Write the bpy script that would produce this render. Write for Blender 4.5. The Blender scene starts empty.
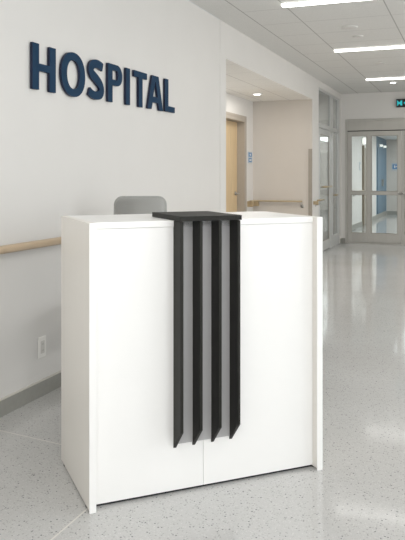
import bpy, bmesh, math, random
from math import sin, cos, pi, radians
from mathutils import Vector, Matrix
random.seed(4)
C = bpy.context.scene.collection

# ------------------------------------------------------------------ materials
def new_mat(name):
    m = bpy.data.materials.new(name); m.use_nodes = True
    nt = m.node_tree
    return m, nt, nt.nodes['Principled BSDF']

def mat(name, col, rough=.5, metal=0., spec=.5, noise=0., nscale=20., bump=0., stretch=(1, 1, 1), emit=None, estr=0.):
    m, nt, b = new_mat(name)
    b.inputs['Roughness'].default_value = rough
    b.inputs['Metallic'].default_value = metal
    b.inputs['Specular IOR Level'].default_value = spec
    b.inputs['Base Color'].default_value = (*col, 1)
    tc = nt.nodes.new('ShaderNodeTexCoord'); mp = nt.nodes.new('ShaderNodeMapping')
    mp.inputs['Scale'].default_value = stretch
    nt.links.new(tc.outputs['Object'], mp.inputs['Vector'])
    n = nt.nodes.new('ShaderNodeTexNoise'); n.inputs['Scale'].default_value = nscale
    n.inputs['Detail'].default_value = 4
    nt.links.new(mp.outputs[0], n.inputs['Vector'])
    if noise:
        r = nt.nodes.new('ShaderNodeValToRGB')
        r.color_ramp.elements[0].position = .3; r.color_ramp.elements[1].position = .7
        r.color_ramp.elements[0].color = (*[c * (1 - noise) for c in col], 1)
        r.color_ramp.elements[1].color = (*[min(1, c * (1 + noise)) for c in col], 1)
        nt.links.new(n.outputs['Fac'], r.inputs['Fac']); nt.links.new(r.outputs[0], b.inputs['Base Color'])
    if bump:
        bp = nt.nodes.new('ShaderNodeBump'); bp.inputs['Strength'].default_value = bump
        bp.inputs['Distance'].default_value = .002
        nt.links.new(n.outputs['Fac'], bp.inputs['Height']); nt.links.new(bp.outputs[0], b.inputs['Normal'])
    if emit:
        b.inputs['Emission Color'].default_value = (*emit, 1)
        b.inputs['Emission Strength'].default_value = estr
    return m

WALL = mat('wall_paint', (.70, .69, .67), .6, noise=.01, nscale=3, bump=.05)
WALLC = mat('corridor_paint', (.71, .70, .68), .6, noise=.01, nscale=3)
WARM = mat('alcove_paint', (.61, .57, .525), .6, noise=.01, nscale=3)
BASE = mat('vinyl_base', (.30, .30, .275), .5, noise=.04, nscale=30)
BASETOP = mat('base_cap', (.62, .60, .55), .5)
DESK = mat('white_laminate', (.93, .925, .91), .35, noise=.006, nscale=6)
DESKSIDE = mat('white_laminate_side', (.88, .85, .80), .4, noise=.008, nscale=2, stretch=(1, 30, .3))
DARK = mat('dark_slat_finish', (.018, .0175, .015), .5, spec=.22, noise=.25, nscale=6, stretch=(30, 30, .5))
GAPSHADE = mat('grey_backing', (.46, .455, .455), .5, noise=.02, nscale=4, stretch=(20, 20, .3))  # shade of the slat gaps put into a grey colour
PLINTH = mat('plinth_black', (.02, .02, .022), .6)
OAK = mat('oak_handrail', (.56, .43, .29), .4, noise=.08, nscale=5, stretch=(8, .6, 8))
OAKD = mat('oak_trim', (.42, .32, .19), .45, noise=.08, nscale=5, stretch=(2, 2, 6))
DOORW = mat('maple_door', (.62, .47, .28), .4, noise=.1, nscale=3, stretch=(14, 14, .8))
FRAME = mat('taupe_frame', (.40, .36, .31), .45, noise=.02)
ALU = mat('grey_aluminium', (.50, .49, .46), .38, metal=.25, noise=.03, nscale=10, stretch=(1, 1, .2))
ALUB = mat('cool_aluminium', (.56, .57, .565), .38, metal=.2, noise=.03, nscale=10, stretch=(1, 1, .2))
STEEL = mat('brushed_steel', (.45, .44, .42), .28, metal=.9, noise=.05, nscale=30)
BRONZE = mat('bronze', (.42, .34, .22), .35, metal=.4, noise=.05)
OAKB = mat('brown_jamb', (.24, .20, .15), .5, noise=.05)
GUARD = mat('taupe_guard', (.34, .31, .27), .5, noise=.04)
NAVY = mat('navy_letter', (.011, .040, .086), .6, spec=.12, noise=.04, nscale=12)
NAVYS = mat('navy_letter_edge', (.006, .012, .045), .5)
PLATE = mat('white_plastic', (.86, .85, .82), .35, noise=.01)
PLATE2 = mat('white_plastic_insert', (.66, .65, .62), .35, noise=.01)
SLOT = mat('slot_black', (.02, .02, .02), .6)
CHAIRF = mat('grey_upholstery', (.40, .40, .385), .85, noise=.1, nscale=220, bump=.25)
CHAIRD = mat('dark_upholstery_edge', (.09, .09, .09), .8, noise=.1, nscale=200)
BLACKP = mat('black_plastic', (.03, .03, .032), .4)
CHROME = mat('chrome', (.7, .7, .7), .15, metal=1.)
BLUE = mat('blue_panel', (.095, .175, .25), .45, noise=.06, nscale=3, stretch=(1, 6, .5))
SIGNB = mat('sign_blue', (.10, .25, .48), .4, noise=.03)
SIGNP = mat('sign_plate', (.48, .54, .60), .4)
BLACKS = mat('exit_black', (.008, .01, .012), .4)
CYAN = mat('exit_cyan', (.02, .5, .55), .4, emit=(.03, .62, .68), estr=.45)
DISC = mat('ceiling_disc', (.68, .67, .65), .6)
LAMPE = mat('lamp_diffuser', (.9, .9, .88), .4, emit=(1, .985, .95), estr=5)
LAMPS = mat('small_lamp_shade', (.9, .9, .88), .4, emit=(1, .985, .95), estr=1.0)
LAMPH = mat('lamp_housing', (.8, .8, .78), .4)
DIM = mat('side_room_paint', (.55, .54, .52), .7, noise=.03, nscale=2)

def glass(name, tint=(.92, .95, .94), refl=.12):
    m = bpy.data.materials.new(name); m.use_nodes = True
    nt = m.node_tree; nt.nodes.clear()
    out = nt.nodes.new('ShaderNodeOutputMaterial'); mx = nt.nodes.new('ShaderNodeMixShader')
    tr = nt.nodes.new('ShaderNodeBsdfTransparent'); gl = nt.nodes.new('ShaderNodeBsdfGlossy')
    fr = nt.nodes.new('ShaderNodeLayerWeight'); fr.inputs['Blend'].default_value = .5
    pw = nt.nodes.new('ShaderNodeMath'); pw.operation = 'POWER'; pw.inputs[1].default_value = 4.5
    ad = nt.nodes.new('ShaderNodeMath'); ad.operation = 'MULTIPLY_ADD'; ad.inputs[1].default_value = .7; ad.inputs[2].default_value = refl * .2
    nt.links.new(fr.outputs['Facing'], pw.inputs[0]); nt.links.new(pw.outputs[0], ad.inputs[0])
    tr.inputs['Color'].default_value = (*tint, 1); gl.inputs['Roughness'].default_value = .02
    nt.links.new(ad.outputs[0], mx.inputs[0]); nt.links.new(tr.outputs[0], mx.inputs[1])
    nt.links.new(gl.outputs[0], mx.inputs[2]); nt.links.new(mx.outputs[0], out.inputs['Surface'])
    return m
GLASS = glass('clear_glass')
GLASST = glass('grey_glass', (.83, .85, .85), .2)

def line_mask(nt, sock, positions, width):
    """1 where |coord-p| < width/2 for any p"""
    acc = None
    for p in positions:
        c = nt.nodes.new('ShaderNodeMath'); c.operation = 'COMPARE'
        c.inputs[1].default_value = p; c.inputs[2].default_value = width / 2
        nt.links.new(sock, c.inputs[0])
        if acc is None: acc = c.outputs[0]
        else:
            a = nt.nodes.new('ShaderNodeMath'); a.operation = 'MAXIMUM'
            nt.links.new(acc, a.inputs[0]); nt.links.new(c.outputs[0], a.inputs[1]); acc = a.outputs[0]
    return acc

def floor_mat():
    m, nt, b = new_mat('terrazzo_floor')
    L = nt.links.new
    tc = nt.nodes.new('ShaderNodeTexCoord'); sp = nt.nodes.new('ShaderNodeSeparateXYZ')
    L(tc.outputs['Object'], sp.inputs[0])
    n = nt.nodes.new('ShaderNodeTexNoise'); n.inputs['Scale'].default_value = 1.2; n.inputs['Detail'].default_value = 3
    L(tc.outputs['Object'], n.inputs['Vector'])
    r = nt.nodes.new('ShaderNodeValToRGB')
    r.color_ramp.elements[0].position = .3; r.color_ramp.elements[1].position = .7
    r.color_ramp.elements[0].color = (.50, .495, .485, 1); r.color_ramp.elements[1].color = (.54, .538, .53, 1)
    L(n.outputs['Fac'], r.inputs[0])
    cur = r.outputs[0]
    def chips(scale, thr, col, keep, strength):
        nonlocal cur
        v = nt.nodes.new('ShaderNodeTexVoronoi'); v.inputs['Scale'].default_value = scale
        L(tc.outputs['Object'], v.inputs['Vector'])
        lt = nt.nodes.new('ShaderNodeMath'); lt.operation = 'LESS_THAN'; lt.inputs[1].default_value = thr
        L(v.outputs['Distance'], lt.inputs[0])
        s = nt.nodes.new('ShaderNodeSeparateColor'); L(v.outputs['Color'], s.inputs[0])
        k = nt.nodes.new('ShaderNodeMath'); k.operation = 'LESS_THAN'; k.inputs[1].default_value = keep
        L(s.outputs[0], k.inputs[0])
        mu = nt.nodes.new('ShaderNodeMath'); mu.operation = 'MULTIPLY'; L(lt.outputs[0], mu.inputs[0]); L(k.outputs[0], mu.inputs[1])
        m2 = nt.nodes.new('ShaderNodeMath'); m2.operation = 'MULTIPLY'; m2.inputs[1].default_value = strength
        L(mu.outputs[0], m2.inputs[0])
        mx = nt.nodes.new('ShaderNodeMix'); mx.data_type = 'RGBA'
        L(m2.outputs[0], mx.inputs['Factor']); L(cur, mx.inputs['A']); mx.inputs['B'].default_value = (*col, 1)
        cur = mx.outputs['Result']
    chips(105, .36, (.30, .30, .29), .26, .65)
    chips(85, .30, (.14, .14, .15), .11, .85)
    chips(130, .36, (.70, .70, .68), .30, .4)
    chips(190, .40, (.33, .33, .32), .35, .35)
    # pale joint strips of the floor panels
    jx = line_mask(nt, sp.outputs['X'], [.957], .007)
    lt = nt.nodes.new('ShaderNodeMath'); lt.operation = 'LESS_THAN'; lt.inputs[1].default_value = 2.86
    L(sp.outputs['Y'], lt.inputs[0])
    g = nt.nodes.new('ShaderNodeMath'); g.operation = 'MULTIPLY'; L(jx, g.inputs[0]); L(lt.outputs[0], g.inputs[1])
    # joints across, very slightly skewed like the photo's
    sk = nt.nodes.new('ShaderNodeMath'); sk.operation = 'MULTIPLY_ADD'; sk.inputs[1].default_value = .12
    L(sp.outputs['X'], sk.inputs[0]); L(sp.outputs['Y'], sk.inputs[2])
    jy = line_mask(nt, sk.outputs[0], [2.925], .007)
    lx = nt.nodes.new('ShaderNodeMath'); lx.operation = 'LESS_THAN'; lx.inputs[1].default_value = .96; L(sp.outputs['X'], lx.inputs[0])
    jm = nt.nodes.new('ShaderNodeMath'); jm.operation = 'MULTIPLY'; L(jy, jm.inputs[0]); L(lx.outputs[0], jm.inputs[1]); jy = jm.outputs[0]
    jz = line_mask(nt, sp.outputs['Y'], [4.5, 6.1, 7.7, 9.3], .007)
    h = nt.nodes.new('ShaderNodeMath'); h.operation = 'MULTIPLY'; h.inputs[1].default_value = .35; L(jz, h.inputs[0])
    a1 = nt.nodes.new('ShaderNodeMath'); a1.operation = 'MAXIMUM'; L(g.outputs[0], a1.inputs[0]); L(jy, a1.inputs[1])
    a2 = nt.nodes.new('ShaderNodeMath'); a2.operation = 'MAXIMUM'; L(a1.outputs[0], a2.inputs[0]); L(h.outputs[0], a2.inputs[1])
    mx = nt.nodes.new('ShaderNodeMix'); mx.data_type = 'RGBA'
    L(a2.outputs[0], mx.inputs['Factor']); L(cur, mx.inputs['A']); mx.inputs['B'].default_value = (.68, .66, .62, 1)
    L(mx.outputs['Result'], b.inputs['Base Color'])
    rr = nt.nodes.new('ShaderNodeMapRange'); rr.inputs['To Min'].default_value = .075; rr.inputs['To Max'].default_value = .105
    L(n.outputs['Fac'], rr.inputs['Value']); L(rr.outputs[0], b.inputs['Roughness'])
    b.inputs['Specular IOR Level'].default_value = .5
    return m
FLOOR = floor_mat()

def ceil_mat(name, xs, y0, dy, ny, col, linecol, w=.010):
    m, nt, b = new_mat(name); L = nt.links.new
    tc = nt.nodes.new('ShaderNodeTexCoord'); sp = nt.nodes.new('ShaderNodeSeparateXYZ')
    L(tc.outputs['Object'], sp.inputs[0])
    n = nt.nodes.new('ShaderNodeTexNoise'); n.inputs['Scale'].default_value = 120; L(tc.outputs['Object'], n.inputs['Vector'])
    r = nt.nodes.new('ShaderNodeValToRGB')
    r.color_ramp.elements[0].position = .35; r.color_ramp.elements[1].position = .65
    r.color_ramp.elements[0].color = (*[c * .95 for c in col], 1); r.color_ramp.elements[1].color = (*[c * 1.04 for c in col], 1)
    L(n.outputs['Fac'], r.inputs[0])
    jx = line_mask(nt, sp.outputs['X'], xs, w * 1.1)
    # cross joints by modulo, only right of the border strip
    ad = nt.nodes.new('ShaderNodeMath'); ad.operation = 'SUBTRACT'; ad.inputs[1].default_value = y0; L(sp.outputs['Y'], ad.inputs[0])
    pp = nt.nodes.new('ShaderNodeMath'); pp.operation = 'PINGPONG'; pp.inputs[1].default_value = dy / 2; L(ad.outputs[0], pp.inputs[0])
    lt = nt.nodes.new('ShaderNodeMath'); lt.operation = 'LESS_THAN'; lt.inputs[1].default_value = w * .6; L(pp.outputs[0], lt.inputs[0])
    gx = nt.nodes.new('ShaderNodeMath'); gx.operation = 'GREATER_THAN'; gx.inputs[1].default_value = xs[0]; L(sp.outputs['X'], gx.inputs[0])
    mu = nt.nodes.new('ShaderNodeMath'); mu.operation = 'MULTIPLY'; L(lt.outputs[0], mu.inputs[0]); L(gx.outputs[0], mu.inputs[1])
    h = nt.nodes.new('ShaderNodeMath'); h.operation = 'MULTIPLY'; h.inputs[1].default_value = .55; L(mu.outputs[0], h.inputs[0])
    a = nt.nodes.new('ShaderNodeMath'); a.operation = 'MAXIMUM'; L(jx, a.inputs[0]); L(h.outputs[0], a.inputs[1])
    mx = nt.nodes.new('ShaderNodeMix'); mx.data_type = 'RGBA'
    L(a.outputs[0], mx.inputs['Factor']); L(r.outputs[0], mx.inputs['A']); mx.inputs['B'].default_value = (*linecol, 1)
    L(mx.outputs['Result'], b.inputs['Base Color']); b.inputs['Roughness'].default_value = .8
    return m
CEIL = ceil_mat('ceiling_tiles', [.305, .74, 1.6, 2.46, 3.32, 4.18], .1, .62, 40, (.72, .718, .70), (.40, .395, .38))
CEILA = ceil_mat('alcove_ceiling_tiles', [-.80, -.36], .25, .62, 12, (.88, .86, .82), (.60, .58, .55))

# ------------------------------------------------------------------ mesh helpers
def obj(name, bm, m, parent=None, smooth=False, loc=None):
    me = bpy.data.meshes.new(name)
    bmesh.ops.recalc_face_normals(bm, faces=bm.faces[:])
    bm.to_mesh(me); bm.free()
    for x in (m if isinstance(m, (list, tuple)) else [m]): me.materials.append(x)
    if smooth:
        for p in me.polygons: p.use_smooth = True
    o = bpy.data.objects.new(name, me); C.objects.link(o)
    if parent: o.parent = parent
    if loc: o.location = loc
    return o

def bx(bm, x0, x1, y0, y1, z0, z1, bev=0., seg=2):
    t = bmesh.new()
    bmesh.ops.create_cube(t, size=1)
    bmesh.ops.scale(t, vec=(x1 - x0, y1 - y0, z1 - z0), verts=t.verts)
    bmesh.ops.translate(t, vec=((x0 + x1) / 2, (y0 + y1) / 2, (z0 + z1) / 2), verts=t.verts)
    if bev: bmesh.ops.bevel(t, geom=t.edges[:], offset=bev, segments=seg, affect='EDGES', profile=.6)
    me = bpy.data.meshes.new('t'); t.to_mesh(me); t.free(); bm.from_mesh(me); bpy.data.meshes.remove(me)

def box(*a, **k):
    bm = bmesh.new(); bx(bm, *a, **k); return bm

def boxes(lst, bev=0.):
    bm = bmesh.new()
    for l in lst: bx(bm, *l, bev=bev)
    return bm

def tube(bm, pts, r, n=16, cap=True):
    """round tube along a polyline; r may be a list"""
    pts = [Vector(p) for p in pts]; rings = []
    for i, p in enumerate(pts):
        d = (pts[min(i + 1, len(pts) - 1)] - pts[max(i - 1, 0)]).normalized()
        up = Vector((0, 0, 1)) if abs(d.z) < .9 else Vector((1, 0, 0))
        a = d.cross(up).normalized(); b = a.cross(d)
        rr = r[i] if isinstance(r, (list, tuple)) else r
        rings.append([bm.verts.new(p + a * cos(2 * pi * k / n) * rr + b * sin(2 * pi * k / n) * rr) for k in range(n)])
    for i in range(len(rings) - 1):
        for k in range(n):
            bm.faces.new((rings[i][k], rings[i][(k + 1) % n], rings[i + 1][(k + 1) % n], rings[i + 1][k]))
    if cap: bm.faces.new(rings[0][::-1]); bm.faces.new(rings[-1])
    return bm

def lathe(bm, prof, c=(0, 0, 0), n=32):
    rings = []
    for r, z in prof:
        rings.append([bm.verts.new((c[0] + max(r, 1e-4) * cos(2 * pi * k / n), c[1] + max(r, 1e-4) * sin(2 * pi * k / n), c[2] + z)) for k in range(n)])
    for i in range(len(rings) - 1):
        for k in range(n):
            bm.faces.new((rings[i][k], rings[i][(k + 1) % n], rings[i + 1][(k + 1) % n], rings[i + 1][k]))
    bm.faces.new(rings[0][::-1]); bm.faces.new(rings[-1])
    return bm

def tag(o, label=None, cat=None, group=None, kind=None):
    for k, v in (('label', label), ('category', cat), ('group', group), ('kind', kind)):
        if v: o[k] = v
    return o
def thing(name, label, cat, loc=(0, 0, 0), rz=0, group=None):
    o = bpy.data.objects.new(name, None); C.objects.link(o)
    o.location = loc; o.rotation_euler = (0, 0, rz); o.empty_display_size = .1
    return tag(o, label, cat, group)
def struct(name, bm, m, parent=None):
    o = obj(name, bm, m, parent)
    if not parent: o['kind'] = 'structure'
    return o

# ------------------------------------------------------------------ shell
H = 2.82
YF = 13.33           # plane of the glass doors
YA = 10.774          # end wall of the alcove
struct('floor', box(-3.2, 5.2, -3.2, 26.3, -.12, 0), FLOOR)
struct('ceiling', box(0, 5, -3, YF, H, H + .12), CEIL)
struct('wall_left', box(-.2, -.004, -3, 6.526, 0, H), WALL)
struct('wall_corridor', boxes([
    (-.17, 0, 6.526, 6.699, 0, H), (-.17, 0, 6.699, YA, 2.466, H), (-.17, 0, YA, 11.236, 0, H),
    (-.17, 0, 11.236, 13.172, 2.705, H), (-.17, 0, 13.172, YF, 0, H)]), WALLC)
struct('wall_alcove_side', boxes([
    (-1.24, -.966, 6.5, 9.35, 0, 2.6), (-1.24, -.966, 9.35, 10.35, 2.15, 2.6), (-1.24, -.966, 10.35, YA + .1, 0, 2.6)]), WALLC)
struct('wall_alcove_end', box(-.966, -.004, YA - .004, YA, 0, 2.465), WARM)
struct('wall_alcove_back', box(-.966, -.17, YA, YA + .1, 0, 2.6), WARM)
struct('wall_alcove_front', box(-.966, -.2, 6.46, 6.56, 0, 2.6), WARM)
struct('ceiling_alcove', box(-.966, -.003, 6.70, YA - .004, 2.461, 2.4655), CEILA)
struct('wall_far', boxes([
    (0, .075, YF, YF + .15, 0, H), (.075, 2.165, YF, YF + .15, 2.335, H), (2.165, 5, YF, YF + .15, 0, H)]), WALLC)
struct('wall_back', box(-.2, 5.2, -3.15, -3, 0, H), WALL)
# unseen right wall; two big windows added in it to light the lobby
struct('wall_right', boxes([
    (5, 5.15, -3, -2.4, 0, H), (5, 5.15, -2.4, 1.2, 0, .5), (5, 5.15, -2.4, 1.2, 2.6, H), (5, 5.15, 1.2, 2.0, 0, H),
    (5, 5.15, 2.0, 5.6, 0, .5), (5, 5.15, 2.0, 5.6, 2.6, H), (5, 5.15, 5.6, YF, 0, H)]), WALL)
for i, (a, b_) in enumerate([(-2.4, 1.2), (2.0, 5.6)]):
    w = struct('window_%d' % (i + 1), boxes([
        (5.02, 5.10, a, a + .06, .5, 2.6), (5.02, 5.10, b_ - .06, b_, .5, 2.6), (5.02, 5.10, a + .06, b_ - .06, .5, .56),
        (5.02, 5.10, a + .06, b_ - .06, 2.54, 2.6), (5.02, 5.10, (a + b_) / 2 - .03, (a + b_) / 2 + .03, .56, 2.54)]), ALU)
    obj('pane', box(5.055, 5.063, a + .06, b_ - .06, .56, 2.54), GLASS, w)

# baseboards: grey vinyl with a pale cap line
def baseboard(name, parts, caps):
    o = struct(name, boxes(parts), BASE)
    obj('cap_strip', boxes(caps), BASETOP, o)
    return o
baseboard('baseboard_left', [(-.004, .008, -3, 6.526, 0, .088)], [(-.004, .011, -3, 6.526, .088, .094)])
baseboard('baseboard_corridor', [(0, .012, 6.526, 6.699, 0, .088), (0, .012, YA, 11.236, 0, .088), (0, .012, 13.172, YF, 0, .088)],
          [(0, .015, 6.526, 6.699, .088, .094), (0, .015, YA, 11.236, .088, .094), (0, .015, 13.172, YF, .088, .094)])
baseboard('baseboard_alcove', [(-.966, -.954, 6.56, 9.28, 0, .088), (-.966, -.954, 10.42, YA, 0, .088), (-.954, -.004, YA - .016, YA-.004, 0, .088)],
          [(-.966, -.952, 6.56, 9.28, .088, .094), (-.952, -.004, YA - .018, YA-.004, .088, .094)])
baseboard('baseboard_far', [(.012, .07, YF - .012, YF, 0, .088), (2.17, 5, YF - .012, YF, 0, .088)],
          [(.015, .07, YF - .014, YF, .088, .094), (2.17, 5, YF - .014, YF, .088, .094)])

# corridor beyond the glass doors
XB = -.30; YE = 23.3; HB = 2.42
struct('wall_beyond_left', boxes([(XB - .15, XB, YF + .15, 20.75, 0, 2.6)]), WALLC)
struct('wall_beyond_end', box(XB, 4, YE, YE + .15, 0, 2.6), WARM)
struct('wall_beyond_right', box(3.4, 3.55, YF + .15, YE, 0, 2.6), WALLC)
struct('ceiling_beyond', box(XB - .15, 3.55, YF + .15, YE + .15, HB, HB + .1), CEIL)
struct('wall_beyond_front', box(-3.0, 0, YF, YF + .15, 0, H), WALLC)
baseboard('baseboard_beyond', [(XB, XB + .012, YF + .15, YE, 0, .12), (XB + .012, 3.4, YE - .012, YE, 0, .12)],
          [(XB, XB + .014, YF + .15, YE, .12, .126), (XB + .014, 3.4, YE - .014, YE, .12, .126)])
d = struct('door_4', boxes([(XB - .15, XB - .002, 20.75, YE, 0, HB)]), BLUE)
obj('door_leaf', boxes([(XB - .002, XB + .012, 21.0, 22.0, .14, 2.1), (XB - .002, XB + .012, 22.03, 23.0, .14, 2.1)], bev=.003), BLUE, d)
obj('door_handle', boxes([(XB + .012, XB + .05, 21.90, 21.96, .95, 1.15), (XB + .012, XB + .05, 22.07, 22.13, .95, 1.15)]), STEEL, d)

# room behind the storefront
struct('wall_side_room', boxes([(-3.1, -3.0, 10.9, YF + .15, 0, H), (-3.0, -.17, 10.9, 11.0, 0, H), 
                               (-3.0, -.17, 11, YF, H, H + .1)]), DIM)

# ------------------------------------------------------------------ storefront (door_2) in the corridor wall
sf = struct('door_2', boxes([
    (-.06, -.008, 11.238, 11.285, 0, 2.703), (-.06, -.008, 13.04, 13.17, 0, 2.703), (-.06, -.008, 12.29, 12.52, 0, 2.703),
    (-.06, -.008, 11.285, 12.29, 2.67, 2.703), (-.06, -.008, 12.52, 13.04, 2.67, 2.703),
    (-.06, -.008, 11.285, 12.29, 2.06, 2.13), (-.06, -.008, 12.52, 13.04, 2.06, 2.13),
    (-.06, -.008, 12.52, 13.04, 0, .20)], bev=.003), ALUB)
obj('pane', box(-.030, -.024, 11.285, 12.29, 2.13, 2.67), GLASST, sf)
obj('pane', box(-.030, -.024, 12.52, 13.04, 2.13, 2.67), GLASST, sf)
obj('pane', box(-.030, -.024, 12.52, 13.04, .20, 2.06), GLASST, sf)
dl = obj('door_leaf', boxes([(-.055, -.014, 11.29, 11.43, .012, 2.055), (-.055, -.014, 12.20, 12.285, .012, 2.055),
    (-.055, -.014, 11.43, 12.20, 1.96, 2.055), (-.055, -.014, 11.43, 12.20, .012, .17)], bev=.003), ALUB, sf)
obj('door_pane', box(-.030, -.024, 11.43, 12.20, .17, 1.96), GLASST, dl)
obj('gasket', boxes([(-.0235, -.016, 11.43, 11.44, .17, 1.96), (-.0235, -.016, 12.19, 12.20, .17, 1.96),
    (-.0235, -.016, 11.44, 12.19, 1.95, 1.96), (-.0235, -.016, 11.44, 12.19, .17, .18)]), GUARD, dl)
def pull(y0, y1, z, parent, xo=-.014):
    bm = bmesh.new(); tube(bm, [(xo + .05, y0, z), (xo + .05, y1, z)], .016, 12)
    for y in (y0 + .05, y1 - .05): tube(bm, [(xo, y, z), (xo + .05, y, z)], .010, 10)
    return obj('door_handle', bm, BRONZE, parent, smooth=True)
pull(11.45, 12.16, 1.085, dl)
pull(12.46, 12.70, .925, sf, -.008)

# ------------------------------------------------------------------ glass entrance (door_1)
def stile(lst): return [(x0, x1, YF + .02, YF + .10, z0, z1) for x0, x1, z0, z1 in lst]
d1 = struct('door_1', boxes([(.077, .112, YF - .02, YF + .13, 0, 2.333), (2.128, 2.163, YF - .02, YF + .13, 0, 2.333),
    (.112, 2.128, YF - .02, YF + .13, 2.295, 2.333), (.112, 2.128, YF - .005, YF + .12, 2.118, 2.295)], bev=.003), ALU)
obj('shadow_gap', box(.112, 2.128, YF + .01, YF + .11, 2.106, 2.118), SLOT, d1)
def leaf(x0, x1, gx0, gx1, yo=0., name='door_leaf'):
    L = [(x0, gx0, .015, 2.105), (gx1, x1, .015, 2.105), (gx0, gx1, 2.013, 2.105), (gx0, gx1, .015, .20), (gx0, gx1, .91, .985)]
    o = obj(name, boxes([(a, b, YF + .02 + yo, YF + .07 + yo, c, e) for a, b, c, e in L], bev=.004), ALU, d1)
    obj('glazing_bead', boxes([(a, b, YF + .012 + yo, YF + .0195 + yo, c, e) for z0, z1 in ((.2, .91), (.985, 2.013)) for a, b, c, e in
        [(gx0 - .008, gx0, z0 - .008, z1 + .008), (gx1, gx1 + .008, z0 - .008, z1 + .008), (gx0, gx1, z0 - .008, z0), (gx0, gx1, z1, z1 + .008)]]), GUARD, o)
    for z0, z1 in ((.2, .91), (.985, 2.013)):
        obj('pane', box(gx0, gx1, YF + .042 + yo, YF + .048 + yo, z0, z1), GLASS, o)
    return o
leaf(.115, .508, .188, .457, name='side_light')
la = leaf(.512, 1.098, .562, 1.019)
lb = leaf(1.104, 1.69, 1.152, 1.64)
leaf(1.694, 2.126, 1.775, 2.055, name='side_light')
for l, xx in ((la, 1.068), (lb, 1.135)):
    bm = bmesh.new()
    tube(bm, [(xx, YF + .02, .95), (xx, YF - .02, .95)], .022, 16)
    tube(bm, [(xx, YF - .02, .95), (xx, YF - .035, .95)], [.028, .024], 16)
    obj('door_knob', bm, STEEL, l, smooth=True)
obj('threshold', box(.112, 2.128, YF + .0, YF + .13, 0, .012), ALU, d1)

# ------------------------------------------------------------------ maple door in the alcove (door_3)
d3 = struct('door_3', boxes([
    (-1.14, -.954, 10.30, 10.352, 0, 2.155), (-1.14, -.954, 9.348, 9.40, 0, 2.155), (-1.14, -.954, 9.40, 10.30, 2.10, 2.155),
    (-.966, -.950, 10.352, 10.385, 0, 2.19), (-.966, -.950, 9.315, 9.348, 0, 2.19), (-.966, -.950, 9.348, 10.352, 2.155, 2.19)], bev=.002), FRAME)
lf = obj('door_leaf', box(-1.12, -1.075, 9.405, 10.295, .01, 2.095, bev=.002), DOORW, d3)
bm = bmesh.new()
tube(bm, [(-1.075, 10.20, 1.0), (-1.06, 10.20, 1.0)], .03, 20)
tube(bm, [(-1.065, 10.20, 1.0), (-1.02, 10.20, 1.0), (-1.015, 10.18, 1.0), (-1.015, 10.08, 1.0)], .011, 12)
obj('door_handle', bm, STEEL, lf, smooth=True)

# ------------------------------------------------------------------ handrails
def rail(name, label, path, hz, th, loc=(0, 0, 0), brackets=()):
    """path: list of (x,y) centre points, rail profile a rounded bar th wide x hz high"""
    t = thing(name, label, 'handrail')
    bm = bmesh.new(); pts = [Vector((x, y, 0)) for x, y, z in path]; z = path[0][2]; rings = []
    prof = []
    n = 20
    for k in range(n):
        a = 2 * pi * k / n; ca, sa = cos(a), sin(a)
        prof.append((math.copysign(abs(ca) ** .75, ca) * th / 2, math.copysign(abs(sa) ** .75, sa) * hz / 2))
    for i, p in enumerate(pts):
        d0 = (p - pts[i - 1]).normalized() if i else None
        d1_ = (pts[i + 1] - p).normalized() if i < len(pts) - 1 else None
        dd = d0 or d1_
        if d0 and d1_:
            dd = (d0 + d1_).normalized(); s = 1 / max(.3, dd.dot(d0))
        else: s = 1
        side = Vector((dd.y, -dd.x, 0)) * s
        rings.append([bm.verts.new(p + side * u + Vector((0, 0, z + v))) for u, v in prof])
    for i in range(len(rings) - 1):
        for k in range(n): bm.faces.new((rings[i][k], rings[i][(k + 1) % n], rings[i + 1][(k + 1) % n], rings[i + 1][k]))
    bm.faces.new(rings[0][::-1]); bm.faces.new(rings[-1])
    r = obj('rail', bm, OAK, t)
    for p in r.data.polygons: p.use_smooth = len(p.vertices) == 4
    for (wx, wy, rx, ry) in brackets:
        b2 = bmesh.new()
        tube(b2, [(wx, wy, z - .075), ((wx + rx) / 2, (wy + ry) / 2, z - .075), (rx, ry, z - .055), (rx, ry, z - hz / 2 + .004)], .008, 10)
        dv = Vector((rx - wx, ry - wy, 0)).normalized()
        tube(b2, [Vector((wx, wy, z - .075)), Vector((wx, wy, z - .075)) + dv * .006], .03, 20)
        obj('bracket', b2, STEEL, t, smooth=True)
    return t
rail('wall_handrail', 'pale oak handrail running along the wall under the navy lettering', [(.05, -2.6, .893), (.05, 6.35, .893)], .043, .042,
     brackets=[(-.004, y, .045, y) for y in (-2.0, -.4, 1.2, 2.75, 4.7, 6.0)])
ra = rail('wall_handrail', 'oak handrail across the beige end wall of the alcove, left end boxed in', [(-.906, 10.44, .872), (-.906, YA - .06, .872), (-.15, YA - .06, .872)], .028, .036,
     brackets=[(-.16, YA, -.16, YA - .06)])
obj('end_block', box(-.966, -.88, 10.46, 10.54, .785, .872, bev=.004), OAKD, ra)
obj('end_block', box(-.966, -.86, YA - .075, YA - .0, .79, .868, bev=.004), OAKD, ra)
for c in ra.children:
    if c.name.startswith('rail'): c.data.materials[0] = BRONZE
rs = rail('wall_handrail', 'short oak handrail stub on the white pier beside the glazed side door', [(.07, 10.83, .885), (.07, 11.30, .885)], .026, .03,
     brackets=[(0, 11.0, .07, 11.0)])
obj('end_block', box(0, .08, 10.82, 10.86, .82, .875, bev=.003), BRONZE, rs)
for c in rs.children:
    if c.name.startswith('rail'): c.data.materials[0] = BRONZE

tag(obj('corner_guard', box(-.062, -.003, YA - .018, YA - .0045, .10, 1.69, bev=.003), GUARD),
    'narrow taupe corner guard strip at the right edge of the alcove end wall', 'corner guard')

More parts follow.
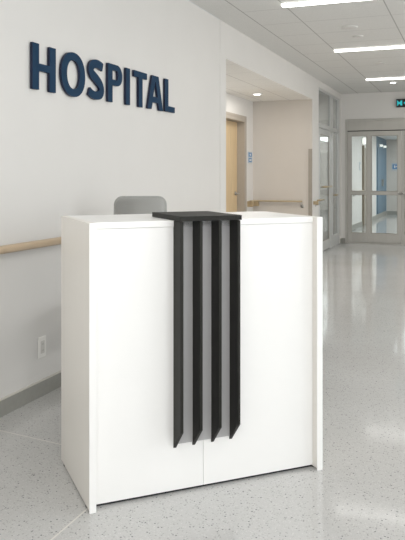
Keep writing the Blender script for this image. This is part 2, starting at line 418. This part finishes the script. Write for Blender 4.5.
# ------------------------------------------------------------------ lettering on the wall
LH = .264
def slab(name, polys, holes, parent, y, z, w, label, hs=LH, depth=.016):
    """polys in unit cap space (x: 0..w ratio metres already scaled, z 0..1)"""
    if callable(holes):
        bm = holes(depth); me = bpy.data.meshes.new(name); bm.to_mesh(me); bm.free(); name = 'sign_letter'
        return finish(name, me, y, z, depth, label)
    cu = bpy.data.curves.new(name, 'CURVE'); cu.dimensions = '2D'; cu.fill_mode = 'BOTH'; cu.extrude = depth / 2
    for poly in polys + holes:
        s = cu.splines.new('POLY'); s.points.add(len(poly) - 1); s.use_cyclic_u = True
        for i, (px, pz) in enumerate(poly): s.points[i].co = (px, pz, 0, 1)
    tmp = bpy.data.objects.new('tmp', cu); C.objects.link(tmp)
    bpy.context.view_layer.update()
    me = bpy.data.meshes.new_from_object(tmp.evaluated_get(bpy.context.evaluated_depsgraph_get()))
    bpy.data.objects.remove(tmp); bpy.data.curves.remove(cu)
    return finish(name, me, y, z, depth, label)
def finish(name, me, y, z, depth, label):
    # local (x, y, z) -> world (depth, along, up)
    me.transform(Matrix(((0, 0, 1, 0), (1, 0, 0, 0), (0, 1, 0, 0), (0, 0, 0, 1))))
    me.update()
    me.materials.clear(); me.materials.append(NAVY); me.materials.append(NAVYS)
    for p in me.polygons:
        p.material_index = 0 if abs(p.normal.x) > .7 else 1
    o = bpy.data.objects.new(name, me); C.objects.link(o)
    o.location = (-.004 + depth / 2 + .006, y, z)
    tag(o, label, 'letter', 'navy letters of the wall sign')
    return o

def ell(cx, cz, rx, rz, n=48, e=1.0):
    out = []
    for k in range(n):
        a = 2 * pi * k / n; ca, sa = cos(a), sin(a)
        out.append((cx + rx * math.copysign(abs(ca) ** e, ca), cz + rz * math.copysign(abs(sa) ** e, sa)))
    return out
st = .065
def letter_H(w): 
    h = LH; m0, m1 = h * .415, h * .575
    return [[(0, 0), (st, 0), (st, m0), (w - st, m0), (w - st, 0), (w, 0), (w, h), (w - st, h), (w - st, m1), (st, m1), (st, h), (0, h)]], []
def letter_O(w):
    h = LH
    return [ell(w / 2, h / 2, w / 2, h / 2 + .006, 64, .93)], [ell(w / 2, h / 2, w / 2 - st * .98, h / 2 - .042, 48, .93)]
def catmull(pts, n=10):
    out = []
    P = [pts[0]] + pts + [pts[-1]]
    for i in range(1, len(P) - 2):
        p0, p1, p2, p3 = [Vector(p) for p in P[i - 1:i + 3]]
        for k in range(n):
            t = k / n
            out.append(.5 * ((2 * p1) + (-p0 + p2) * t + (2 * p0 - 5 * p1 + 4 * p2 - p3) * t * t + (-p0 + 3 * p1 - 3 * p2 + p3) * t ** 3))
    out.append(Vector(pts[-1])); return out
def letter_S(w):
    h = LH; t = .054
    outer_pts = [(.90, .845), (.72, .885), (.50, .90), (.27, .855), (.165, .74), (.24, .625), (.50, .52), (.75, .40), (.84, .265), (.73, .145), (.46, .10), (.24, .12), (.05, .185)]
    c = catmull([(x * w, z * h) for x, z in outer_pts], 8)
    L, R = [], []
    for i, p in enumerate(c):
        d = (c[min(i + 1, len(c) - 1)] - c[max(i - 1, 0)]).normalized()
        nrm = Vector((-d.y, d.x))
        f = i / (len(c) - 1)
        wd = t / 2 * (1 + .18 * math.exp(-((f - .5) / .14) ** 2)) * (1 + .12 * (math.exp(-((f - .3) / .07) ** 2) + math.exp(-((f - .72) / .07) ** 2)))
        L.append(tuple(p + nrm * wd)); R.append(tuple(p - nrm * wd))
    def ribbon(depth):
        bm = bmesh.new(); rows = []
        for l, r in zip(L, R):
            rows.append([bm.verts.new((*l, -depth / 2)), bm.verts.new((*l, depth / 2)), bm.verts.new((*r, depth / 2)), bm.verts.new((*r, -depth / 2))])
        for a, b in zip(rows, rows[1:]):
            for k in range(4): bm.faces.new((a[k], a[(k + 1) % 4], b[(k + 1) % 4], b[k]))
        bm.faces.new(rows[0][::-1]); bm.faces.new(rows[-1])
        bmesh.ops.recalc_face_normals(bm, faces=bm.faces[:])
        return bm
    return [], ribbon
def letter_P(w):
    h = LH; r = .275 * h; cz = h - r
    po = [(0, 0), (st, 0), (st, cz - r)]
    cxx = w - r * 1.05
    po += [(cxx + r * 1.05 * sin(a), cz - r * cos(a)) for a in [pi * k / 20 for k in range(21)]] + [(0, h)]
    ri = r - .040
    ho = [(st, cz - ri)] + [(cxx + .0 + (r * 1.05 - st * .98) * sin(a), cz - ri * cos(a)) for a in [pi * k / 16 for k in range(17)]] + [(st, cz + ri)]
    return [po], [ho]
def letter_I(w): return [[(0, 0), (w, 0), (w, LH), (0, LH)]], []
def letter_T(w):
    h = LH; a, b_ = (w - st) / 2, (w + st) / 2; t = .046
    return [[(a, 0), (b_, 0), (b_, h - t), (w, h - t), (w, h), (0, h), (0, h - t), (a, h - t)]], []
def letter_A(w):
    h = LH; c = w / 2; s = .069
    # outer legs
    po = [(0, 0), (s, 0), (s + .022, .055), (w - s - .022, .055), (w - s, 0), (w, 0), (c + .058, h), (c - .058, h)]
    def xl(z): return s + (c - s - .004) * z / (h * .86)
    ho = [(xl(.100), .100), (w - xl(.100), .100), (c + .004, h * .82), (c - .004, h * .82)]
    return [po], [ho]
def letter_L(w):
    return [[(0, 0), (w, 0), (w, .046), (st, .046), (st, LH), (0, LH)]], []
K = .9915   # lettering face stands proud of the wall
def yk(v): return v * K
letters = [
    ('H', letter_H, 3.362, 3.607, 'navy blue letter H, the first letter of the wall sign'),
    ('O', letter_O, 3.662, 3.948, 'navy blue letter O, between the H and the S of the wall sign'),
    ('S', letter_S, 3.985, 4.200, 'navy blue letter S, after the O of the wall sign'),
    ('P', letter_P, 4.245, 4.462, 'navy blue letter P, between the S and the I of the wall sign'),
    ('I', letter_I, 4.512, 4.582, 'navy blue letter I, a single upright bar in the wall sign'),
    ('T', letter_T, 4.640, 4.868, 'navy blue letter T, between the I and the A of the wall sign'),
    ('A', letter_A, 4.872, 5.164, 'navy blue letter A, next to last in the wall sign'),
    ('L', letter_L, 5.200, 5.404, 'navy blue letter L, the last letter of the wall sign')]
for ch, fn, y0, y1, lab in letters:
    y0, y1 = yk(y0) + .006, yk(y1)
    po, ho = fn(y1 - y0)
    z0 = 1.771 + .0150 * (y0 - 3.3)
    slab('sign_letter', po, ho, None, y0, z0, y1 - y0, lab)

# ------------------------------------------------------------------ wall outlet
t = thing('wall_outlet', 'white electrical outlet plate low on the wall left of the desk', 'outlet', (-.004, 3.459, .283))
obj('cover_plate', box(0, .007, -.038, .038, -.060, .060, bev=.003), PLATE, t)
ins = obj('receptacle', box(.007, .010, -.018, .018, -.036, .036, bev=.001), PLATE2, t)
for z in (-.018, .018):
    obj('slot', boxes([(.0098, .0106, -.008, -.006, z - .005, z + .005), (.0098, .0106, .006, .008, z - .005, z + .005)]), BASE, ins)

# ------------------------------------------------------------------ reception desk
DA = (.987, 2.314, 0); AN = radians(43.95)
desk = thing('reception_desk', 'tall white reception desk with four dark vertical slats on its front', 'desk', DA, AN)
W, D, T, HT = 1.030, .533, .026, 1.10
for x0 in (0, W - T):
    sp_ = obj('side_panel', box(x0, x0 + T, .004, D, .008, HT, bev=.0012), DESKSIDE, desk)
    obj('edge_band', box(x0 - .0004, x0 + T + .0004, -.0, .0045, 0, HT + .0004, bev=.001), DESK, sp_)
fp = obj('front_panel', box(T, .483, .04, .062, .012, HT - .026, bev=.001), DESK, desk)
fp = obj('front_panel', box(.4845, W - T, .04, .062, .012, HT - .026, bev=.001), DESK, desk)
obj('countertop', box(T, W - T, .036, D, HT - .025, HT, bev=.001), DESK, desk)
obj('plinth', box(T, W - T, .052, .075, 0, .012), PLINTH, desk)
obj('work_surface', box(T, W - T, .062, D - .02, .72, .745, bev=.001), DESK, desk)
obj('shelf', box(T, .45, .062, D - .06, .36, .38, bev=.001), DESK, desk)
obj('divider', box(.45, .47, .062, D - .04, .012, .72, bev=.001), DESK, desk)
for x0 in (T / 2, W - T / 2):
    for y in (.06, D - .06):
        bm = bmesh.new(); lathe(bm, [(.012, 0), (.014, .002), (.014, .006), (.010, .008)], (x0, y, 0), 16); obj('foot', bm, PLINTH, desk)
obj('backing_panel', box(.360, .606, .036, .0398, .198, 1.099), GAPSHADE, desk)  # grey sheet standing in for the shade between the slats
def slat_bm(x):
    bm = bmesh.new(); t_ = .0125
    prof = [(.040, .182), (.040, 1.099), (-.041, 1.099), (-.041, .268)]
    a = [bm.verts.new((x, y, z)) for y, z in prof]; b_ = [bm.verts.new((x + t_, y, z)) for y, z in prof]
    bm.faces.new(a[::-1]); bm.faces.new(b_)
    for i in range(4): bm.faces.new((a[i], a[(i + 1) % 4], b_[(i + 1) % 4], b_[i]))
    bmesh.ops.bevel(bm, geom=bm.edges[:], offset=.0008, segments=1, affect='EDGES')
    return bm
for x in (.353, .435, .518, .601): obj('slat', slat_bm(x), DARK, desk)
obj('slat_cap', box(.350, .617, -.047, .30, HT + .0005, HT + .0205, bev=.0012), DARK, desk)

# ------------------------------------------------------------------ office chair behind the desk
ch = thing('office_chair', 'grey upholstered office chair behind the white desk, only the rounded backrest top showing', 'chair', (.50, 3.69, 0), radians(-158 + 180))
def round_slab(w, h, th, r, curve=0., n=8, taper=1., bev=.012):
    """rounded rectangle in XZ, thickness along Y, slightly curved"""
    bm = bmesh.new(); out = []
    for cx_, cz_, a0 in ((w / 2 - r, h - r, 0), (-w / 2 + r, h - r, 90), (-w / 2 + r, r, 180), (w / 2 - r, r, 270)):
        for k in range(n + 1):
            a = radians(a0 + 90 * k / n); out.append((cx_ + r * cos(a), cz_ + r * sin(a)))
    f = bm.faces.new([bm.verts.new((x * (taper + (1 - taper) * (1 - z / h)), 0, z)) for x, z in out])
    e = bmesh.ops.extrude_face_region(bm, geom=[f])
    bmesh.ops.translate(bm, vec=(0, th, 0), verts=[v for v in e['geom'] if isinstance(v, bmesh.types.BMVert)])
    bmesh.ops.bevel(bm, geom=[ed for ed in bm.edges if abs(ed.verts[0].co.y - ed.verts[1].co.y) < 1e-6], offset=bev, segments=4, affect='EDGES')
    for v in bm.verts: v.co.y += -curve * (v.co.x / (w / 2)) ** 2
    return bm
bk = obj('backrest', round_slab(.345, .62, .06, .055, .0, taper=.95, bev=.016), CHAIRF, ch, smooth=True, loc=(0, .20, .535)); bk.rotation_euler = (radians(-4), 0, 0)
obj('back_shell', round_slab(.335, .60, .02, .05, .0, taper=.95, bev=.006), CHAIRD, bk, smooth=True, loc=(0, .055, .01))
st_ = obj('seat', round_slab(.48, .46, .08, .08, 0, bev=.025), CHAIRF, ch, smooth=True, loc=(0, .22, .49)); st_.rotation_euler = (radians(90), 0, 0)
bm = bmesh.new(); bx(bm, -.03, .03, .10, .315, .388, .406, bev=.004); bx(bm, -.03, .03, .295, .313, .39, .72, bev=.004)
obj('back_support', bm, BLACKP, ch)
bm = bmesh.new(); tube(bm, [(0, 0, .09), (0, 0, .25)], .03); tube(bm, [(0, 0, .25), (0, 0, .405)], .017); obj('gas_column', bm, CHROME, ch, smooth=True)
for k in range(5):
    a = radians(72 * k + 20); cx_, cy_ = cos(a) * .27, sin(a) * .27
    bm = bmesh.new(); tube(bm, [(0, 0, .11), (cx_ * .5, cy_ * .5, .095), (cx_, cy_, .07)], [.026, .020, .014], 12)
    lg = obj('base_arm', bm, BLACKP, ch, smooth=True)
    bm = bmesh.new(); dx, dy = -sin(a) * .014, cos(a) * .014
    tube(bm, [(cx_ - dx * 1.6, cy_ - dy * 1.6, .027), (cx_ - dx * .4, cy_ - dy * .4, .027)], .027, 20)
    tube(bm, [(cx_ + dx * .4, cy_ + dy * .4, .027), (cx_ + dx * 1.6, cy_ + dy * 1.6, .027)], .027, 20)
    tube(bm, [(cx_, cy_, .035), (cx_, cy_, .068)], .008, 10)
    obj('caster', bm, BLACKP, lg, smooth=True)

# ------------------------------------------------------------------ small wall signs
def wall_sign(label, x, y0, y1, z0, z1):
    t = thing('wall_sign', label, 'sign', (x, (y0 + y1) / 2, (z0 + z1) / 2)); w, h = (y1 - y0) / 2, (z1 - z0) / 2
    obj('sign_plate', box(0, .01, -w, w, -h, h, bev=.002), SIGNP, t)
    obj('sign_panel', box(.010, .013, -w * .8, w * .8, h * .12, h * .85), SIGNB, t)
    obj('sign_panel', box(.010, .013, -w * .8, w * .8, -h * .8, -h * .1), SIGNB, t)
    obj('sign_symbol', box(.013, .0145, -w * .25, w * .1, h * .3, h * .65), PLATE, t)
    obj('sign_symbol', box(.013, .0145, -w * .5, w * .5, -h * .55, -h * .35), PLATE, t)
wall_sign('small blue room sign on the alcove wall right of the wooden door', -.966, 10.49, 10.69, 1.47, 1.65)
t = thing('wall_sign', 'small blue sign on the end wall seen through the glass doors', 'sign', (-.01, YE, 1.55))
obj('sign_plate', box(-.13, .13, -.012, 0, -.12, .12, bev=.002), SIGNP, t)
obj('sign_panel', box(-.10, .10, -.016, -.012, -.075, .075), SIGNB, t)
obj('sign_symbol', box(-.05, -.01, -.018, -.016, -.04, .04), PLATE, t)
obj('sign_symbol', box(.01, .06, -.018, -.016, -.01, .02), PLATE, t)
t = thing('wall_sign', 'small grey room sign on the white wall seen through the left glass panel', 'sign', (XB, 17.6, 1.50))
obj('sign_plate', box(0, .01, -.12, .12, -.10, .10, bev=.002), SIGNP, t)
obj('sign_panel', box(.01, .013, -.08, .08, -.06, .06), PLATE2, t)
t = thing('side_door', 'brown side door jamb seen edge-on through the left glass panel', 'door', (XB + .001, 18.25, 0))
obj('door_jamb', box(0, .055, -.28, -.22, 0, 2.03, bev=.003), OAKB, t)
obj('door_leaf', box(0, .02, -.22, .45, .01, 1.98, bev=.003), GUARD, t)
t = thing('wall_lamp', 'small lit wall lamp above the brown door jamb behind the glass', 'lamp', (XB, 17.95, 2.14))
obj('back_plate', box(0, .02, -.05, .05, -.06, .06, bev=.003), LAMPH, t)
bm = bmesh.new(); lathe(bm, [(.03, -.08), (.05, -.06), (.05, .07), (.03, .09)], (.07, 0, 0), 20); obj('lamp_shade', bm, LAMPS, t, smooth=True)
for y, who in ((21.4, 'nearer'), (22.3, 'farther')):  # glowing bits standing in for downlight reflections on the glass
    t = thing('spot_lamp', '%s of the two small white lamps on the blue panelled wall' % who, 'lamp', (XB + .012, y, 2.16), 0)
    obj('back_plate', box(0, .02, -.06, .06, -.05, .05, bev=.003), LAMPH, t)
    bm = bmesh.new(); lathe(bm, [(.02, -.03), (.04, -.02), (.035, .03)], (.06, 0, 0), 16); obj('lamp_shade', bm, LAMPS, t, smooth=True)
rail('wall_handrail', 'short oak handrail on the white wall beyond the glass doors', [(XB + .06, 16.4, .88), (XB + .06, 17.7, .88)], .05, .04,
     brackets=[(XB, 16.6, XB + .06, 16.6), (XB, 17.5, XB + .06, 17.5)])

# ------------------------------------------------------------------ exit sign over the glass doors
t = thing('exit_sign', 'black exit sign with a glowing cyan pictogram above the glass doors', 'exit sign', (1.185, YF, 2.603))
obj('sign_box', box(-.175, .175, -.05, 0, -.075, .075, bev=.003), BLACKS, t)
def flat(poly, y=-.052):
    bm = bmesh.new(); a = [bm.verts.new((x, y, z)) for x, z in poly]; b_ = [bm.verts.new((x, y + .003, z)) for x, z in poly]
    bm.faces.new(a); bm.faces.new(b_[::-1])
    for i in range(len(a)): bm.faces.new((a[i], b_[i], b_[(i + 1) % len(a)], a[(i + 1) % len(a)]))
    return bm
obj('pictogram', flat([(-.165, -.046), (-.143, -.046), (-.130, -.018), (-.108, -.018), (-.096, -.046), (-.068, -.046), (-.068, .046), (-.094, .046),
                       (-.106, .018), (-.130, .018), (-.143, .046), (-.165, .046), (-.155, .022), (-.160, 0), (-.155, -.022)]), CYAN, t)
obj('arrow', flat([(-.046, 0), (0, .042), (0, .018), (.055, .018), (.055, -.018), (0, -.018), (0, -.042)]), CYAN, t)
obj('pictogram', flat([(.09, -.046), (.155, -.046), (.155, .046), (.09, .046)]), CYAN, t)

# ------------------------------------------------------------------ ceiling fittings
for i, (x0, x1, y) in enumerate([(.735, 1.64, 6.13), (.745, 1.68, 8.61), (.735, 1.66, 11.39)]):
    lab = ['nearest linear ceiling light, cut by the top edge of the photo', 'middle linear ceiling light, between the nearest and the farthest', 'farthest linear ceiling light, closest to the glass doors'][i]
    t = thing('ceiling_light', lab, 'ceiling light', ((x0 + x1) / 2, y, H), 0, 'linear ceiling lights')
    w = (x1 - x0) / 2
    obj('lamp_housing', box(-w - .004, w + .004, -.038, .038, -.005, 0, bev=.002), LAMPH, t)
    obj('diffuser', box(-w, w, -.034, .034, -.026, -.005, bev=.004), LAMPE, t)
def disc(name, label, cat, x, y, z, r, m, lens=None):
    t = thing(name, label, cat, (x, y, z))
    bm = bmesh.new(); lathe(bm, [(r * .55, -.014), (r * .9, -.012), (r, -.004), (r, 0)]); obj('trim_ring', bm, m, t, smooth=True)
    if lens:
        bm = bmesh.new(); lathe(bm, [(r * .2, -.024), (r * .5, -.021), (r * .62, -.013)]); obj('lens', bm, lens, t, smooth=True)
disc('ceiling_speaker', 'larger grey disc on the ceiling just behind the nearest light', 'ceiling speaker', 1.14, 7.33, H, .085, DISC)
disc('ceiling_sensor', 'smaller grey disc just before the middle ceiling light', 'sensor', 1.147, 7.84, H, .06, DISC)
disc('ceiling_sensor', 'grey disc on the ceiling between the middle and farthest lights', 'sensor', 1.14, 9.84, H, .06, DISC)
disc('ceiling_downlight', 'small bright round downlight on the ceiling before the exit sign', 'downlight', 1.095, 11.92, H, .075, LAMPH, LAMPE)
disc('ceiling_downlight', 'round lit downlight in the lowered alcove ceiling', 'downlight', -.58, 9.72, 2.461, .085, LAMPH, LAMPE)

# ------------------------------------------------------------------ lights
def area(name, loc, target, sx, sy, e, col=(1, 1, 1), spread=None):
    l = bpy.data.lights.new(name, 'AREA'); l.shape = 'RECTANGLE'; l.size = sx; l.size_y = sy; l.energy = e; l.color = col
    if spread: l.spread = radians(spread)
    o = bpy.data.objects.new(name, l); C.objects.link(o); o.location = loc
    o.rotation_euler = (Vector(target) - Vector(loc)).to_track_quat('-Z', 'Y').to_euler()
    return o
# area fills added as daylight at the two unseen windows
area('window_daylight', (4.97, -.6, 1.55), (0, -.6, 1.3), 3.4, 1.9, 88, (.97, .985, 1))
area('window_daylight', (4.97, 3.8, 1.55), (0, 3.8, 1.3), 3.4, 1.9, 38, (.97, .985, 1))
# fills added out of view to light desk and lobby, no fittings there
area('lobby_lamp', (3.2, -1.6, 2.72), (1.6, 2.2, .4), 2.0, 1.2, 80, (1, .985, .96))
area('lobby_lamp', (1.6, .8, 2.78), (1.6, .8, 0), 1.4, .5, 22, (1, .98, .95))
area('lobby_lamp', (3.3, 4.2, 2.78), (3.3, 4.2, 0), 1.6, 1.0, 30, (1, .98, .95))
area('corridor_lamp', (3.4, 9.5, 2.78), (3.2, 9.5, 0), 1.6, 6, 200, (1, .97, .93))  # unseen fill added to brighten the corridor
area('cove_uplight', (4.85, 7.5, 1.9), (1.0, 7.5, 2.9), 9, .5, 80, (1, .98, .95))  # unseen fill added to brighten the ceiling, no cove modelled
area('alcove_lamp', (-.42, 8.6, 2.44), (-.42, 8.6, 0), .4, 2.6, 28, (1, .95, .88))
area('beyond_lamp', (1.6, 18, 2.38), (1.6, 18, 0), 1.6, 7, 150, (.97, .985, 1))  # added fills for the far corridor, no fittings modelled
area('beyond_lamp', (1.4, 22.2, 2.38), (1.4, 22.2, 0), 1.5, 1.5, 40, (.97, .985, 1))
area('side_room_lamp', (-1.6, 12.4, 2.75), (-1.6, 12.4, 0), 1, 1, 60, (1, .97, .93))  # unseen fill added to brighten the room behind the storefront panes
w = bpy.data.worlds.new('World'); bpy.context.scene.world = w; w.use_nodes = True
bg = w.node_tree.nodes['Background']; bg.inputs[0].default_value = (.85, .92, 1, 1); bg.inputs[1].default_value = .8

# ------------------------------------------------------------------ camera
cam = bpy.data.cameras.new('camera'); co = bpy.data.objects.new('camera', cam); C.objects.link(co)
cam.sensor_width = 36; cam.sensor_fit = 'AUTO'; cam.lens = 700 / 540 * 36
cam.shift_y = -(270 - 175) / 540; cam.clip_start = .05; cam.clip_end = 100
co.location = (2.343, 0, 1.283); co.rotation_euler = (radians(90), 0, radians(21.2))
bpy.context.scene.camera = co
bpy.context.scene.view_settings.view_transform = 'Standard'
bpy.context.scene.view_settings.exposure = -.28
bpy.context.scene.cycles.max_bounces = 10
